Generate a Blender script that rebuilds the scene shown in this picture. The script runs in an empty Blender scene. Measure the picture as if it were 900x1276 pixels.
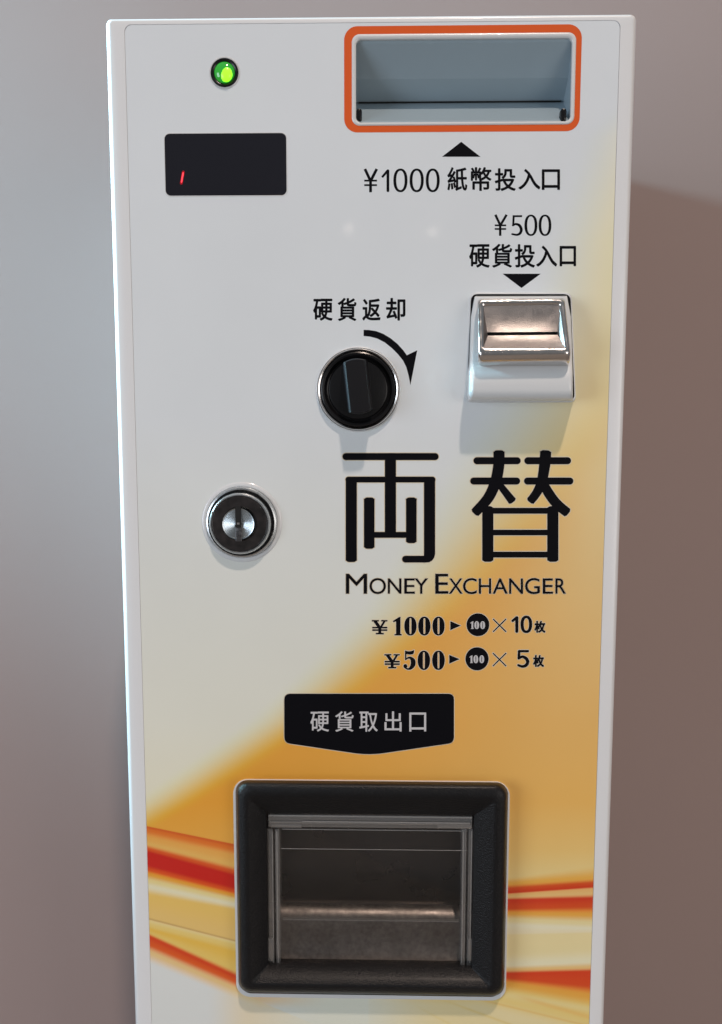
import bpy, math, random
import numpy as np
from mathutils import Vector, Matrix
from mathutils.geometry import tessellate_polygon

random.seed(4)
C = bpy.context.scene
COL = C.collection
MM = 0.001

# ---------------------------------------------------------------- camera
FPX, DIST = 1100.0, 378.565           # focal length in photo pixels; distance to the front panel in mm
PITCH, YAW, ROLL = map(math.radians, (83.70671, 1.224973, 0.0289473))
EYE = 1150.0                          # camera height above the floor, mm
ROT = (Matrix.Rotation(YAW, 3, 'Z') @ Matrix.Rotation(PITCH, 3, 'X') @ Matrix.Rotation(ROLL, 3, 'Z'))
cam_data = bpy.data.cameras.new('camera')
cam = bpy.data.objects.new('camera', cam_data)
COL.objects.link(cam)
cam.matrix_world = Matrix.Translation((0, -DIST * MM, EYE * MM)) @ ROT.to_4x4()
cam_data.sensor_fit = 'VERTICAL'
cam_data.sensor_height = 24.0
cam_data.lens = FPX / 1276.0 * 24.0
cam_data.clip_start = 0.01
cam_data.clip_end = 60
C.camera = cam

# ---------------------------------------------------------------- world and lamps
world = bpy.data.worlds.new('World'); C.world = world
world.use_nodes = True
wt = world.node_tree; bgn = wt.nodes['Background']
tc = wt.nodes.new('ShaderNodeTexCoord'); sp = wt.nodes.new('ShaderNodeSeparateXYZ')
rp = wt.nodes.new('ShaderNodeValToRGB')
mr = wt.nodes.new('ShaderNodeMapRange'); mr.inputs['From Min'].default_value = -1; mr.inputs['From Max'].default_value = 1
wt.links.new(tc.outputs['Generated'], sp.inputs[0]); wt.links.new(sp.outputs['Z'], mr.inputs['Value'])
wt.links.new(mr.outputs[0], rp.inputs[0]); wt.links.new(rp.outputs[0], bgn.inputs['Color'])
e = rp.color_ramp.elements
e[0].position = 0.0; e[0].color = (0.30, 0.27, 0.25, 1)
e[1].position = 1.0; e[1].color = (0.50, 0.55, 0.60, 1)
m_ = e.new(0.5); m_.color = (0.44, 0.44, 0.45, 1)
bgn.inputs['Strength'].default_value = 0.36

def lamp(name, kind, loc, target, energy, color, size=0.1, size_y=None, spot=None, blend=0.5):
    d = bpy.data.lights.new(name, kind); d.energy = energy; d.color = color
    if kind == 'AREA':
        d.size = size
        if size_y: d.shape = 'RECTANGLE'; d.size_y = size_y
        else: d.shape = 'DISK'
    else:
        d.shadow_soft_size = size
    if kind == 'SPOT':
        d.spot_size = math.radians(spot); d.spot_blend = blend
    o = bpy.data.objects.new(name, d); COL.objects.link(o)
    o.location = Vector(loc) + Vector((0, 0, EYE * MM))
    o.rotation_euler = (Vector(target) - Vector(loc)).to_track_quat('-Z', 'Y').to_euler()
    return o

KEY = Vector((0.27, -1.0, 2.0)).normalized()
lamp('warm_ceiling_lamp', 'AREA', KEY * 4.0, (0, 0, 0), 82, (1.0, 0.81, 0.68), 0.17)
lamp('cool_window_light', 'AREA', (-2.6, -1.9, 0.0), (0, 0, -0.2), 36, (0.80, 0.89, 1.0), 1.3, 1.5)
lamp('soft_room_light', 'AREA', (2.0, -2.4, -0.1), (0, 0, -0.15), 16, (1.0, 0.93, 0.88), 1.4, 1.2)
lamp('cool_wall_spot', 'SPOT', (-1.4, 0.12, 0.50), (-0.1, 0.2, 0.13), 520, (0.46, 0.84, 1.0), 0.07, spot=34, blend=1.0)
for gx, gz in ((-0.116, 0.668), (0.188, 0.655)):
    lamp('far_bulb', 'AREA', (gx, -2.9, gz), (0, 0, 0.08), 0.035, (1.0, 0.86, 0.72), 0.03)

C.view_settings.view_transform = 'Standard'
C.view_settings.look = 'None'
C.view_settings.gamma = 1
C.view_settings.exposure = 0.10

# ---------------------------------------------------------------- helpers
def at(px, py, h=0.0):
    """photo pixel -> (x, z, h) in mm on the plane h mm in front of the panel"""
    d = ROT @ Vector(((px - 450) / FPX, -(py - 638) / FPX, -1))
    t = (DIST - h) / d.y
    return (d.x * t, d.z * t, h)

_s = 1.0
def to_px(x, z):
    """panel mm -> photo pixel (numpy friendly)"""
    R = np.array(ROT).T
    v = np.stack([x, np.full_like(x, DIST), z])
    c = R @ v.reshape(3, -1)
    return (450 + FPX * c[0] / -c[2]).reshape(x.shape), (638 - FPX * c[1] / -c[2]).reshape(x.shape)

def pxmm(py):
    """photo pixels per mm at a row of the panel"""
    a, b = at(400, py), at(500, py)
    return 100.0 / (b[0] - a[0])

ROOT = None
def place(name, verts, faces, mat, parent=None, smooth=True, angle=35, mats=None, fmat=None):
    """verts are (x, z, h) mm; one mesh object with its origin at the middle of its box"""
    P = [Vector((x * MM, -h * MM, z * MM + EYE * MM)) for x, z, h in verts]
    lo = Vector([min(p[i] for p in P) for i in range(3)]); hi = Vector([max(p[i] for p in P) for i in range(3)])
    c = (lo + hi) / 2
    me = bpy.data.meshes.new(name)
    me.from_pydata([tuple(p - c) for p in P], [], faces)
    for m in (mats or [mat]): me.materials.append(m)
    if fmat:
        for p, k in zip(me.polygons, fmat): p.material_index = k
    if smooth:
        me.polygons.foreach_set('use_smooth', [True] * len(me.polygons))
        me.set_sharp_from_angle(angle=math.radians(angle))
    me.update()
    o = bpy.data.objects.new(name, me); COL.objects.link(o)
    if parent is not None:
        o.parent = parent
        wp = Vector((0, 0, 0)); q = parent
        while q is not None:
            wp += q.location; q = q.parent
        o.location = c - wp
    else:
        o.location = c
    return o

class MB:
    def __init__(s): s.v = []; s.f = []; s.m = []
    def add(s, v, f, k=0):
        b = len(s.v); s.v += v; s.f += [tuple(i + b for i in q) for q in f]; s.m += [k] * len(f)
    def loft(s, loops, cap0=False, cap1=False, k=0, flip=False):
        n = len(loops[0]); b = len(s.v)
        for L in loops: s.v += L
        fs = []
        for i in range(len(loops) - 1):
            for j in range(n):
                a = b + i * n + j; c = b + i * n + (j + 1) % n
                fs.append((a, c, c + n, a + n))
        if cap0: fs.append(tuple(b + j for j in reversed(range(n))))
        if cap1: fs.append(tuple(b + (len(loops) - 1) * n + j for j in range(n)))
        if flip: fs = [tuple(reversed(q)) for q in fs]
        s.f += fs; s.m += [k] * len(fs)
    def lathe(s, cx, cz, prof, n=64, k=0, cap=True):
        loops = [[(cx + r * math.cos(2 * math.pi * j / n), cz + r * math.sin(2 * math.pi * j / n), h) for j in range(n)] for r, h in prof]
        s.loft(loops, False, cap, k)
    def box(s, x0, z0, x1, z1, h0, h1, k=0, bev=0.0):
        if bev <= 0:
            s.loft([rrect(x0, z0, x1, z1, 0, 1, h0), rrect(x0, z0, x1, z1, 0, 1, h1)], True, True, k)
        else:
            s.loft([rrect(x0, z0, x1, z1, bev, 3, h0), rrect(x0, z0, x1, z1, bev, 3, h1 - bev),
                    rrect(x0 + bev * .3, z0 + bev * .3, x1 - bev * .3, z1 - bev * .3, bev * .8, 3, h1 - bev * .3),
                    rrect(x0 + bev, z0 + bev, x1 - bev, z1 - bev, bev * .3, 3, h1)], True, True, k)
    def build(s, name, mat, parent=None, **kw):
        if isinstance(mat, list): return place(name, s.v, s.f, None, parent, mats=mat, fmat=s.m, **kw)
        return place(name, s.v, s.f, mat, parent, **kw)

def rrect(x0, z0, x1, z1, r, n, h):
    """anticlockwise rounded rectangle seen from the front"""
    r = max(r, 1e-4)
    out = []
    for cx, cz, a0 in ((x1 - r, z1 - r, 0), (x0 + r, z1 - r, 90), (x0 + r, z0 + r, 180), (x1 - r, z0 + r, 270)):
        for i in range(n + 1):
            a = math.radians(a0 + 90 * i / n)
            out.append((cx + r * math.cos(a), cz + r * math.sin(a), h))
    return out

def quad_loop(TL, TR, BR, BL, r, n=5):
    """rounded loop through four 3D corners (x,z,h), anticlockwise from the front, radius r mm"""
    P = [Vector(TR), Vector(TL), Vector(BL), Vector(BR)]
    out = []
    for i in range(4):
        p, a, b = P[i], P[i - 1], P[(i + 1) % 4]
        u = (a - p).normalized() * r; w = (b - p).normalized() * r
        for k in range(n + 1):
            t = k / n
            q = (p + u) * (1 - t) ** 2 + p * 2 * t * (1 - t) + (p + w) * t ** 2
            out.append(tuple(q))
    return out

def strip_(b, xa, xb, prof, kf):
    """a sheet swept along x with shared edges, one material index per facet"""
    base = len(b.v)
    for z, h in prof: b.v += [(xa, z, h), (xb, z, h)]
    for k in range(len(prof) - 1):
        i = base + 2 * k
        b.f.append((i, i + 2, i + 3, i + 1)); b.m.append(kf(k))

def pbox(x0, y0, x1, y1, h=0.0):
    """photo box -> mm rectangle (x0,z0,x1,z1)"""
    a = at(x0, (y0 + y1) / 2, h); b = at(x1, (y0 + y1) / 2, h); t = at((x0 + x1) / 2, y0, h); u = at((x0 + x1) / 2, y1, h)
    return a[0], u[1], b[0], t[1]

def empty(name, loc, parent=None):
    o = bpy.data.objects.new(name, None); COL.objects.link(o); o.location = loc
    o.empty_display_size = 0.02
    if parent: o.parent = parent
    return o

# ---------------------------------------------------------------- materials
def srgb(r, g, b):
    f = lambda c: ((c / 255 + .055) / 1.055) ** 2.4 if c > 10 else c / 255 / 12.92
    return (f(r), f(g), f(b))

def mat(name, col, rough=0.4, metal=0.0, coat=0.0, coat_r=0.05, bump=None, spec=0.5, emit=None, es=0, var=None, rvar=None):
    m = bpy.data.materials.new(name); m.use_nodes = True
    nt = m.node_tree; b = nt.nodes['Principled BSDF']
    b.inputs['Base Color'].default_value = (*col, 1); b.inputs['Roughness'].default_value = rough
    b.inputs['Metallic'].default_value = metal; b.inputs['Coat Weight'].default_value = coat
    b.inputs['Coat Roughness'].default_value = coat_r; b.inputs['Specular IOR Level'].default_value = spec
    if emit: b.inputs['Emission Color'].default_value = (*emit, 1); b.inputs['Emission Strength'].default_value = es
    tcn = nt.nodes.new('ShaderNodeTexCoord')
    if bump:
        sc, st, dist = bump
        n = nt.nodes.new('ShaderNodeTexNoise'); n.inputs['Scale'].default_value = sc; n.inputs['Detail'].default_value = 3
        bp = nt.nodes.new('ShaderNodeBump'); bp.inputs['Strength'].default_value = st; bp.inputs['Distance'].default_value = dist
        nt.links.new(tcn.outputs['Object'], n.inputs['Vector']); nt.links.new(n.outputs[0], bp.inputs['Height'])
        nt.links.new(bp.outputs[0], b.inputs['Normal'])
    if var:
        sc, lo, hi = var
        n = nt.nodes.new('ShaderNodeTexNoise'); n.inputs['Scale'].default_value = sc; n.inputs['Detail'].default_value = 5
        r = nt.nodes.new('ShaderNodeValToRGB'); r.color_ramp.elements[0].position = .3; r.color_ramp.elements[1].position = .7
        r.color_ramp.elements[0].color = (*[c * lo for c in col], 1); r.color_ramp.elements[1].color = (*[c * hi for c in col], 1)
        nt.links.new(tcn.outputs['Object'], n.inputs['Vector']); nt.links.new(n.outputs[0], r.inputs[0]); nt.links.new(r.outputs[0], b.inputs['Base Color'])
    if rvar:
        sc, lo, hi = rvar
        n = nt.nodes.new('ShaderNodeTexNoise'); n.inputs['Scale'].default_value = sc; n.inputs['Detail'].default_value = 6
        r = nt.nodes.new('ShaderNodeMapRange'); r.inputs['From Min'].default_value = .35; r.inputs['From Max'].default_value = .65
        r.inputs['To Min'].default_value = lo; r.inputs['To Max'].default_value = hi
        nt.links.new(tcn.outputs['Object'], n.inputs['Vector']); nt.links.new(n.outputs[0], r.inputs[0]); nt.links.new(r.outputs[0], b.inputs['Roughness'])
    return m

WALL = mat('painted_wall', (0.335, 0.258, 0.244), 0.85, bump=(900, .06, .0002), var=(3, .97, 1.03))
FLOOR = mat('floor', (0.28, 0.25, 0.22), 0.5, var=(6, .9, 1.08))
SHELL = mat('white_enamel', (0.78, 0.80, 0.82), 0.30, coat=.25, coat_r=.12, bump=(900, .05, .0002))
BODY = mat('unseen_side_grey', (0.25, 0.25, 0.255), 0.6, var=(20, .95, 1.05))  # grey picked for the unseen sides to cut bounce onto the wall
WHITE = mat('white_plastic', (0.70, 0.73, 0.75), 0.22, coat=.3, coat_r=.08)
LIP = mat('white_lip', (0.70, 0.72, 0.73), 0.3, coat=.2)
INK = mat('black_ink', (0.004, 0.004, 0.006), 0.5, spec=.08)
PALE = mat('pale_ink_edge', (0.74, 0.66, 0.52), 0.45)
GREYINK = mat('silver_ink', (0.58, 0.58, 0.60), 0.45)
ORANGE = mat('orange_ink', (0.74, 0.115, 0.024), 0.42, spec=.2)
BLACK = mat('black_plastic', (0.006, 0.006, 0.007), 0.26, spec=.35)
BLACKM = mat('black_matt_plastic', (0.010, 0.010, 0.012), 0.42, spec=.22, bump=(2600, .25, .0003))
GRAIN = mat('black_grained_plastic', (0.007, 0.007, 0.008), 0.34, spec=.24, coat=.06, coat_r=.22, bump=(1500, .55, .0006))
SMOKE = mat('smoked_window', (0.008, 0.008, 0.014), 0.16, coat=.5, coat_r=.05, spec=.4)
STEEL = mat('satin_steel', (0.42, 0.385, 0.37), 0.40, 1.0, bump=(2300, .40, .0003), rvar=(300, .34, .46))
CHROME = mat('polished_steel', (0.66, 0.63, 0.61), 0.14, 1.0, bump=(700, .10, .0002), rvar=(400, .10, .22))
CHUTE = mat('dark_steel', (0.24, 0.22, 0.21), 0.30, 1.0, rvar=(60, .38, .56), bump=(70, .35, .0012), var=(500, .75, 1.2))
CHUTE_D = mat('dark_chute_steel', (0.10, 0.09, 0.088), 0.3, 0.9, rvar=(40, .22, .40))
CHROME2 = mat('worn_steel', (0.62, 0.64, 0.65), 0.30, 1.0, rvar=(500, .24, .36))
SHUT = mat('dull_steel', (0.10, 0.10, 0.105), 0.4, 0.9, var=(900, .5, 2.0))
BARREL = mat('brushed_barrel', (0.40, 0.45, 0.48), 0.22, 1.0)
BARREL.node_tree.nodes['Principled BSDF'].inputs['Anisotropic'].default_value = 0.85
_t = BARREL.node_tree.nodes.new('ShaderNodeTangent'); _t.direction_type = 'RADIAL'; _t.axis = 'Y'
BARREL.node_tree.links.new(_t.outputs[0], BARREL.node_tree.nodes['Principled BSDF'].inputs['Tangent'])
RECESS = mat('blue_grey_plastic', (0.30, 0.385, 0.44), 0.38, var=(25, .95, 1.05))
DARK = mat('dark_hole', (0.003, 0.003, 0.003), 0.7)
LENS = mat('green_lens', (0.03, 0.30, 0.04), 0.12, coat=.6, emit=(0.02, .45, 0.02), es=0.35)
GLOWG = mat('green_led', (0.2, .9, .05), 0.3, emit=(0.25, 1.0, 0.01), es=1.5)
GLOWR = mat('red_led', (0.9, .05, .05), 0.3, emit=(1.0, 0.05, 0.08), es=1.4)
HALOR = mat('red_led_glow', (0.06, .004, .006), 0.3, emit=(1.0, 0.00, 0.02), es=0.30)  # glow round the LED, put into the emission colour
LOCKBLK = mat('worn_black_ring', (0.012, 0.010, 0.010), 0.3, var=(260, .5, 2.2), coat=.2)

def acrylic(name, tint, rough=0.03, boost=1.0, base=0.0, film=0.003):
    m = bpy.data.materials.new(name); m.use_nodes = True; nt = m.node_tree
    nt.nodes.remove(nt.nodes['Principled BSDF']); out = nt.nodes['Material Output']
    tr = nt.nodes.new('ShaderNodeBsdfTransparent'); tr.inputs[0].default_value = (*tint, 1)
    gl = nt.nodes.new('ShaderNodeBsdfGlossy'); gl.inputs['Roughness'].default_value = rough
    lw = nt.nodes.new('ShaderNodeLayerWeight'); lw.inputs[0].default_value = 0.5
    pw = nt.nodes.new('ShaderNodeMath'); pw.operation = 'POWER'; pw.inputs[1].default_value = 5
    fr = nt.nodes.new('ShaderNodeMath'); fr.operation = 'MULTIPLY_ADD'; fr.inputs[1].default_value = .95; fr.inputs[2].default_value = .04
    nt.links.new(lw.outputs['Facing'], pw.inputs[0]); nt.links.new(pw.outputs[0], fr.inputs[0])
    ma = nt.nodes.new('ShaderNodeMath'); ma.operation = 'MULTIPLY_ADD'; ma.inputs[1].default_value = boost; ma.inputs[2].default_value = base; ma.use_clamp = True
    mx = nt.nodes.new('ShaderNodeMixShader')
    nt.links.new(fr.outputs[0], ma.inputs[0]); nt.links.new(ma.outputs[0], mx.inputs[0])
    nt.links.new(tr.outputs[0], mx.inputs[1]); nt.links.new(gl.outputs[0], mx.inputs[2]); df = nt.nodes.new('ShaderNodeBsdfDiffuse'); df.inputs[0].default_value = (.7, .7, .7, 1)
    m2 = nt.nodes.new('ShaderNodeMixShader'); m2.inputs[0].default_value = film
    nt.links.new(mx.outputs[0], m2.inputs[1]); nt.links.new(df.outputs[0], m2.inputs[2]); nt.links.new(m2.outputs[0], out.inputs[0])
    return m
def scratched(m, sc, st):
    nt = m.node_tree; n = nt.nodes.new('ShaderNodeTexNoise'); n.inputs['Scale'].default_value = sc; n.inputs['Detail'].default_value = 4
    t_ = nt.nodes.new('ShaderNodeTexCoord'); mp = nt.nodes.new('ShaderNodeMapping'); mp.inputs['Scale'].default_value = (1, 1, .25); mp.inputs['Rotation'].default_value = (0, .6, 0)
    bp = nt.nodes.new('ShaderNodeBump'); bp.inputs['Strength'].default_value = st; bp.inputs['Distance'].default_value = .0004
    nt.links.new(t_.outputs['Object'], mp.inputs[0]); nt.links.new(mp.outputs[0], n.inputs['Vector']); nt.links.new(n.outputs[0], bp.inputs['Height'])
    for q in nt.nodes:
        if q.type == 'BSDF_GLOSSY': nt.links.new(bp.outputs[0], q.inputs['Normal'])
CLEAR = acrylic('clear_acrylic', (.90, .89, .88), .04, 1.0, 0, .003)
CLEARE = acrylic('clear_acrylic_edge', (.78, .77, .76), .10, 1.4, .18, .09)

scratched(CLEAR, 160, .25); scratched(CLEARE, 90, .4)
# panel material: printed artwork held as colours on the panel sheet
PANEL = mat('printed_panel', (.7, .7, .7), 0.38, coat=.22, coat_r=.045, rvar=(45, .33, .44))
_a = PANEL.node_tree.nodes.new('ShaderNodeAttribute'); _a.attribute_name = 'print'
nt = PANEL.node_tree
_c = nt.nodes.new('ShaderNodeTexCoord'); _v = nt.nodes.new('ShaderNodeTexVoronoi'); _v.inputs['Scale'].default_value = 55
_l = nt.nodes.new('ShaderNodeMath'); _l.operation = 'LESS_THAN'; _l.inputs[1].default_value = 0.017      # a few specks of dust
_x = nt.nodes.new('ShaderNodeSeparateColor'); _g = nt.nodes.new('ShaderNodeMath'); _g.operation = 'GREATER_THAN'; _g.inputs[1].default_value = 0.72
_m = nt.nodes.new('ShaderNodeMath'); _m.operation = 'MULTIPLY'; _k = nt.nodes.new('ShaderNodeMath'); _k.operation = 'MULTIPLY'; _k.inputs[1].default_value = 0.35
_n = nt.nodes.new('ShaderNodeTexNoise'); _n.inputs['Scale'].default_value = 14; _n.inputs['Detail'].default_value = 6   # handling film
_r = nt.nodes.new('ShaderNodeMapRange'); _r.inputs['From Min'].default_value = .35; _r.inputs['From Max'].default_value = .7; _r.inputs['To Min'].default_value = 1.0; _r.inputs['To Max'].default_value = .965
_f = nt.nodes.new('ShaderNodeVectorMath'); _f.operation = 'SCALE'
_d = nt.nodes.new('ShaderNodeMix'); _d.data_type = 'RGBA'; _d.inputs['B'].default_value = (.10, .08, .06, 1)
nt.links.new(_c.outputs['Object'], _v.inputs['Vector']); nt.links.new(_c.outputs['Object'], _n.inputs['Vector'])
nt.links.new(_v.outputs['Distance'], _l.inputs[0]); nt.links.new(_v.outputs['Color'], _x.inputs[0]); nt.links.new(_x.outputs[0], _g.inputs[0])
nt.links.new(_l.outputs[0], _m.inputs[0]); nt.links.new(_g.outputs[0], _m.inputs[1]); nt.links.new(_m.outputs[0], _k.inputs[0])
nt.links.new(_n.outputs[0], _r.inputs[0]); nt.links.new(_a.outputs['Color'], _f.inputs[0]); nt.links.new(_r.outputs[0], _f.inputs['Scale'])
nt.links.new(_f.outputs[0], _d.inputs['A']); nt.links.new(_k.outputs[0], _d.inputs['Factor'])
nt.links.new(_d.outputs['Result'], nt.nodes['Principled BSDF'].inputs['Base Color'])

# ---------------------------------------------------------------- wall and floor
WALL_Y = 200.0
w = place('wall', [(-1800, -EYE, -WALL_Y), (1800, -EYE, -WALL_Y), (1800, 1300, -WALL_Y), (-1800, 1300, -WALL_Y)], [(0, 1, 2, 3)], WALL, smooth=False)
w['kind'] = 'structure'
w = place('floor', [(-1800, -EYE, 2600), (1800, -EYE, 2600), (1800, -EYE, -WALL_Y), (-1800, -EYE, -WALL_Y)], [(0, 1, 2, 3)], FLOOR, smooth=False)
w['kind'] = 'structure'

# ---------------------------------------------------------------- the machine
ROOT = empty('money_exchanger', (0, 0.09, 0))
ROOT['label'] = 'white money exchanger with orange swirl artwork, bill slot, coin slot, black knob and coin tray'
ROOT['category'] = 'change machine'

XL = (at(140, 250)[0] + at(157, 800)[0] + at(169, 1276)[0]) / 3
XR = (at(785.5, 250)[0] + at(766.3, 800)[0] + at(751, 1276)[0]) / 3
ZT = at(464, 20.5)[1]
XL *= 1 + 4.2 / DIST; XR *= 1 + 4.2 / DIST; ZT *= 1 + 2.0 / DIST      # the widest point lies a bevel behind the front
PL = (at(155.5, 80)[0] + at(175, 690)[0] + at(189.5, 1276)[0]) / 3
PR = (at(770, 80)[0] + at(754, 640)[0] + at(735, 1276)[0]) / 3
PT = at(464, 28.5)[1]
PB = at(464, 1276)[1] - 45
print('cabinet', XL, XR, ZT, PL, PR, PT)
b = MB()
ZB = -EYE + 0.5
def fr(i, h, r): return rrect(XL + i, ZB + i, XR - i, ZT - i * .75, r, 8, h)
R0 = 4.2
loops = [fr(4, -38, 2.0), fr(1.2, -38, 2.4), fr(0, -36, 3.0), fr(0, -R0, 3.0)]
for k in range(1, 7):
    a = math.radians(15 * k)
    loops.append(fr(R0 * (1 - math.cos(a)) * .62, -R0 + R0 * math.sin(a), max(3.0 - .3 * k, .8)))
G = 0.2
loops.append(rrect(PL - G, PB - G, PR + G, PT + G, 2.9, 8, 0.02))
loops.append(rrect(PL - G, PB - G, PR + G, PT + G, 2.9, 8, -0.25))
loops.append(rrect(PL + 1, PB + 1, PR - 1, PT - 1, 2.0, 8, -0.27))
b.loft(loops, True, False)
cab = b.build('door_frame', SHELL, ROOT, angle=40)
b = MB(); b.loft([fr(3, -198, 2.0), fr(3, -37.5, 2.0)], True, True); b.build('cabinet', BODY, ROOT, angle=40)  # unseen depth carried to the wall to block the cool spot

# --- printed front sheet
BI = pbox(441.0, 44.3, 714.6, 154.0)      # bill inlet lip centre line
CO = pbox(318, 995, 607, 1222)             # coin tray hole
def lines(a, b_, step, extra):
    L = list(np.arange(a, b_, step)) + [b_] + [q for q in extra if a < q < b_]
    L = sorted(L); out = [L[0]]
    for q in L[1:]:
        if q - out[-1] > 0.02: out.append(q)
    return np.array(out)
us = lines(PL, PR, 0.9, [BI[0], BI[2], CO[0], CO[2]])
zmid = at(464, 1010)[1]
zs = np.concatenate([lines(PB, zmid, 0.22, [CO[1], CO[3]])[:-1], lines(zmid, PT, 0.9, [BI[1], BI[3], PT - .2, PT - .5, PT - 1.4, CO[3]])])
X, Z = np.meshgrid(us, zs)
rc = 2.9
def inset(z):
    d = np.minimum(PT - z, z - PB)
    return np.where(d < rc, rc - np.sqrt(np.maximum(rc ** 2 - (rc - d) ** 2, 0)), 0)
ins = inset(Z); mid = (PL + PR) / 2
Xw = mid + (X - mid) * ((PR - PL) / 2 - ins) / ((PR - PL) / 2)
PX, PY = to_px(Xw, Z)

def S(r, g, b_): return np.array(srgb(r, g, b_)) / np.array((.67, .625, .592))
def sm(t): t = np.clip(t, 0, 1); return t * t * (3 - 2 * t)
def lerp_keys(y, keys):
    ys = [k[0] for k in keys]
    vals = np.array([k[1] for k in keys], dtype=float)
    if vals.ndim == 1: return np.interp(y, ys, vals)
    return np.stack([np.interp(y, ys, vals[:, i]) for i in range(vals.shape[1])], -1)
def art(x, y):
    white = lerp_keys(y, [(0, S(188, 188, 188)), (500, S(189, 189, 189)), (680, S(190, 188, 181)), (900, S(195, 190, 175)), (1020, S(198, 189, 163)), (1150, S(188, 188, 186)), (1400, S(188, 188, 188))])
    # soft diagonal edge between white and orange
    xe = lerp_keys(y, [(100, 800.), (170, 730.), (300, 690.), (400, 662.), (500, 622.), (600, 560.), (700, 500.), (760, 462.), (850, 372.), (900, 316.), (950, 245.), (1000, 172.), (1030, 120.)])
    wd = lerp_keys(y, [(100, 80.), (300, 110.), (500, 190.), (650, 190.), (760, 140.), (900, 105.), (1000, 90.)])
    A = lerp_keys(y, [(100, S(200, 196, 182)), (300, S(203, 190, 155)), (450, S(204, 182, 138)), (560, S(200, 170, 115)), (680, S(199, 152, 84)), (780, S(198, 143, 66)), (860, S(200, 140, 56)), (1000, S(200, 135, 42)), (1080, S(202, 145, 60))])
    B = lerp_keys(y, [(100, S(200, 194, 178)), (300, S(202, 186, 145)), (450, S(203, 178, 128)), (600, S(203, 173, 122)), (760, S(200, 162, 102)), (900, S(199, 153, 84)), (1000, S(200, 151, 76)), (1060, S(203, 162, 94)), (1100, S(206, 176, 118))])
    A = A * np.array((1.03, .995, 1.02)); B = B * np.array((1.04, 1.01, 1.05))
    t = sm((x - xe) / wd)[..., None]
    far = sm((x - xe - wd * .7) / np.maximum(760 - xe - wd * .7, 60))[..., None]
    u_ = (x - xe) / wd
    t3 = np.stack([sm(u_), sm(u_ * 1.03 + .05), sm(u_ * 1.12 + .16)], -1)
    orange = A * (1 - far) + B * far
    col = white * (1 - t3) + orange * t3
    def band(y0l, y1l, colours, mask):
        nonlocal col
        # colours: list of (left y, right y, colour), in order down the sheet; x runs between two columns
        return
    def stack(x0, x1, keys, mask, power=1.0):
        """keys: (y at x0, y at x1, colour or None=what is below) interpolated down each column"""
        nonlocal col
        u = (x - x0) / (x1 - x0)
        us_ = np.clip(u, -.35, 1.35)
        prev = None; out = col.copy()
        for (a0, a1, c) in keys:
            yy = a0 + (a1 - a0) * us_
            cc = col if c is None else np.broadcast_to(c, col.shape)
            if prev is not None:
                py_, pc = prev
                s = np.clip((y - py_) / np.maximum(yy - py_, .3), 0, 1)
                s = s * s * (3 - 2 * s)
                inside = ((y >= py_) & (y < yy))[..., None]
                out = np.where(inside, pc * (1 - s[..., None]) + cc * s[..., None], out)
            prev = (yy, cc)
        out = np.where((y >= prev[0])[..., None], prev[1], out)
        first = keys[0][0] + (keys[0][1] - keys[0][0]) * us_
        m = mask & (y >= first)
        col = np.where(m[..., None], out, col)
    L0 = 186.0; L1 = 288.6
    y3 = lambda z: 950 + z * .25552
    tan_ = S(203, 152, 78); red = S(172, 24, 14); pale = S(205, 188, 155); yel = S(200, 162, 84); lw = S(190, 188, 182)
    left = x < 460
    stack(L0, L1, [(y3(311), y3(393), None), (y3(315), y3(398), S(182, 78, 26)), (y3(330), y3(418), S(192, 96, 30)), (y3(372), y3(455), S(203, 142, 66)), (y3(400), y3(500), tan_),
                   (y3(424), y3(530), S(188, 70, 24)), (y3(442), y3(552), red), (y3(500), y3(604), red), (y3(524), y3(626), S(190, 66, 20)), (y3(546), y3(646), S(206, 135, 44)), (y3(578), y3(668), S(210, 178, 120)), (y3(605), y3(690), pale), (y3(650), y3(720), yel),
                   (y3(755), y3(858), S(197, 162, 95)), (y3(764), y3(866), S(170, 135, 80)), (y3(770), y3(872), S(206, 176, 118)), (y3(795), y3(890), S(206, 170, 96)), (y3(815), y3(925), S(204, 158, 66)),
                   (y3(830), y3(1005), S(206, 165, 86)), (y3(848), y3(1035), S(184, 56, 20)), (y3(886), y3(1058), S(190, 75, 24)), (y3(925), y3(1096), S(206, 165, 112)), (y3(985), y3(1150), lw), (1500, 1540, lw)], left)
    # the lowest red streak pales towards the right
    fade = sm((x - 255) / 60)[..., None]
    stk = (left & (y > 1190 + (x - 186) * .42))[..., None]
    col = np.where(stk, col * (1 - fade * .55) + S(206, 176, 118) * fade * .55, col)
    col = np.where((left & (y > 1236))[..., None], col * (1 - sm((x - 270) / 150)[..., None]) + S(190, 188, 172) * sm((x - 270) / 150)[..., None], col)
    right = x >= 460
    R0_, R1_ = 632.4, 738.0
    y4 = lambda z: 950 + z * .25552
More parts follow.
